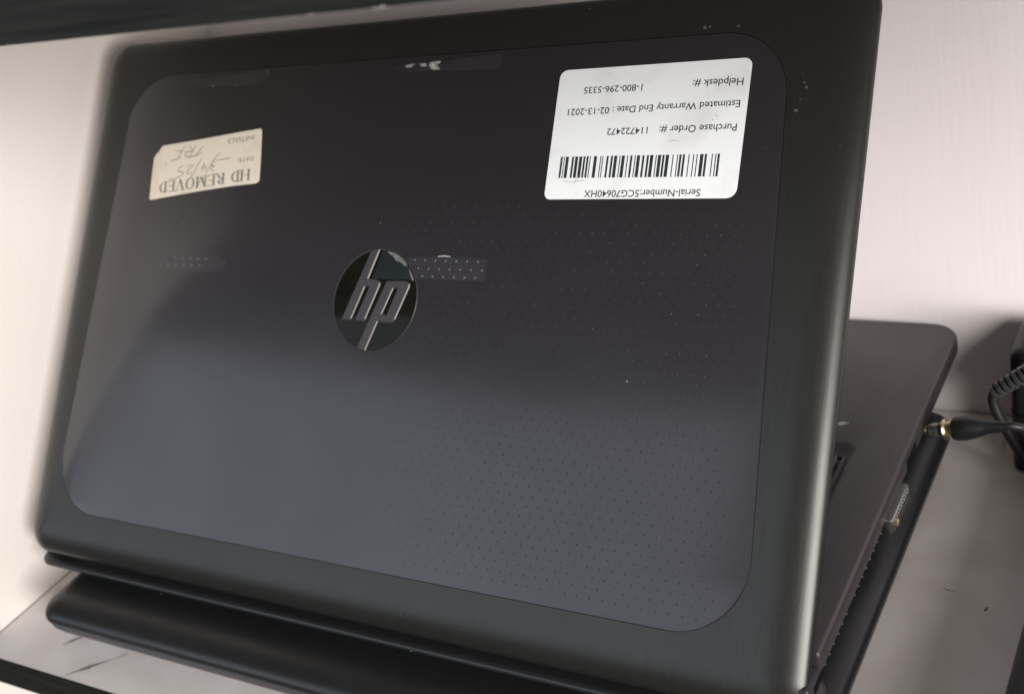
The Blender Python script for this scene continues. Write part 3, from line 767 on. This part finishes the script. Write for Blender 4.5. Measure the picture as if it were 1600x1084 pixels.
# grille studs along the flank, cable-lock slot
gvv = []; 
for k in range(15):
    y = 24+k*5.0
    if k in (6,): continue
    gvv.append(tube([(385.6, y, 4.2), (386.25, y, 4.2), (386.45, y, 4.2)], [.55, .5, .2], 6))
gs = bpart('grille_stud', merge(gvv), 'silver'); gs['kind'] = 'stuff'
bpart('lock_slot', slab(385.3, 12.6, 386.1, 19.6, .3, [(0, 1.5), (0, 4.2)], 3), 'hole')
bpart('side_port', slab(385.5, 134, 386.15, 149, .3, [(0, 4.6), (0, 8.4)], 3), 'hole')

# ================================================================== PLUG, CABLES, ADAPTER, BLACK DEVICE
P0 = Vector((387.0, 160.0, 6.3)); P1 = Vector((416.0, 160.0, 11.4)); A = (P1-P0).normalized()
def along(lst, n=16): return tube([P0+A*a for a, r in lst], [r for a, r in lst], n)
plug = thing('power_plug', 'black barrel plug with gold tip at the right edge of the laptop base', 'plug', tuple(P0))
PL = off(plug)
link('tip', *along([(-1.2, .5), (-.6, 1.5), (.4, 2.0), (1.6, 2.0), (2.4, 1.2)]), 'gold', plug, loc=PL)
M['clear_black'] = simple('smoky_plastic', (0.030, 0.026, 0.020), 0.12)
link('sleeve', *along([(1.4, 2.2), (2.0, 2.75), (8.0, 2.75), (8.4, 2.5)]), 'clear_black', plug, loc=PL)
link('inlay', *along([(3.2, 2.78), (3.6, 2.84), (5.2, 2.84), (5.6, 2.78)]), 'silver', plug, loc=PL)
link('collar', *along([(7.2, 3.0), (7.4, 4.1), (8.1, 4.5), (8.8, 4.1), (9.2, 3.4), (10.6, 3.3), (11.2, 4.2), (11.8, 4.3)]), 'gold', plug, loc=PL)
link('body', *along([(11.0, 3.6), (11.6, 4.5), (13.0, 4.9), (16.5, 4.9), (20, 4.2), (23, 3.3), (25.5, 2.6), (29, 2.4), (31, 2.0)], 20), 'black', plug, loc=PL)
link('cable', *tube(spline([P0+A*30, P0+A*34, P0+A*38+Vector((0, 2, -3)), (427, 167, 0), (431, 171, -14), (434, 168, -28), (435, 150, -35.8), (436, 110, -36.0), (436.5, 60, -36.0), (437, 0, -36.0)], 8), 1.9, 10), 'rubber', plug, loc=PL)

ad = thing('power_adapter', 'black power adapter block standing against the back wall at the right edge', 'adapter', (440, 215, FZ))
link('body', *slab(412.5, 198, 476, 231, 5, [(2.0, FZ), (0.5, FZ+.6), (0, FZ+2), (0, 18.5), (.6, 20.6), (2.2, 22.0), (4.5, 22.5)], 8), 'black', ad, loc=off(ad))
link('seam', *slab(412.2, 197.7, 476.3, 231.3, 5.3, [(0, -8.6), (0, -7.8)], 8), 'hole', ad, loc=off(ad))

cb = thing('power_cable', 'black cable with ribbed strain relief hanging in front of the power adapter', 'cable', (420, 188, FZ))
cp = spline([(447, 187, 36), (434, 188, 29), (421, 188, 19.8), (414.3, 188, 14.2), (409.6, 187.4, 10.2), (408.3, 186.4, 6.5), (409.8, 186, 0.5), (413.3, 186, -8.2), (416.6, 186, -15.5), (420.5, 185, -22), (428, 182, -30), (444, 176, -35.6), (480, 160, -35.6), (540, 120, -35.6)], 8)
link('cord', *tube(cp, 2.1, 10), 'rubber', cb, loc=off(cb))
dirv = (Vector((430, 188, 26.6))-Vector((408.8, 187.6, 9.5))); Ln = dirv.length; dirv.normalize()
M['rib'] = simple('satin_rib', (0.05, 0.052, 0.053), 0.20, 0.4)
for k in range(9):
    c = Vector((409.4, 187.4, 10.0))+dirv*(k*2.9)
    r = 3.3+k*0.10
    link('rib', *tube([c-dirv*.95, c-dirv*.6, c+dirv*.6, c+dirv*.95], [r-.9, r, r, r-.9], 14), 'rib', cb, loc=off(cb))

dev = thing('black_device', 'black boxy device on the shelf, only its edge showing at the lower right', 'device', (520, 50, FZ))
link('case', *slab(440.0, -34, 640, 196, 6, [(3, FZ), (1, FZ+1), (0, FZ+4), (0, -3.4), (.3, -2.4), (1.0, -2)], 8), 'closed', dev, loc=off(dev))
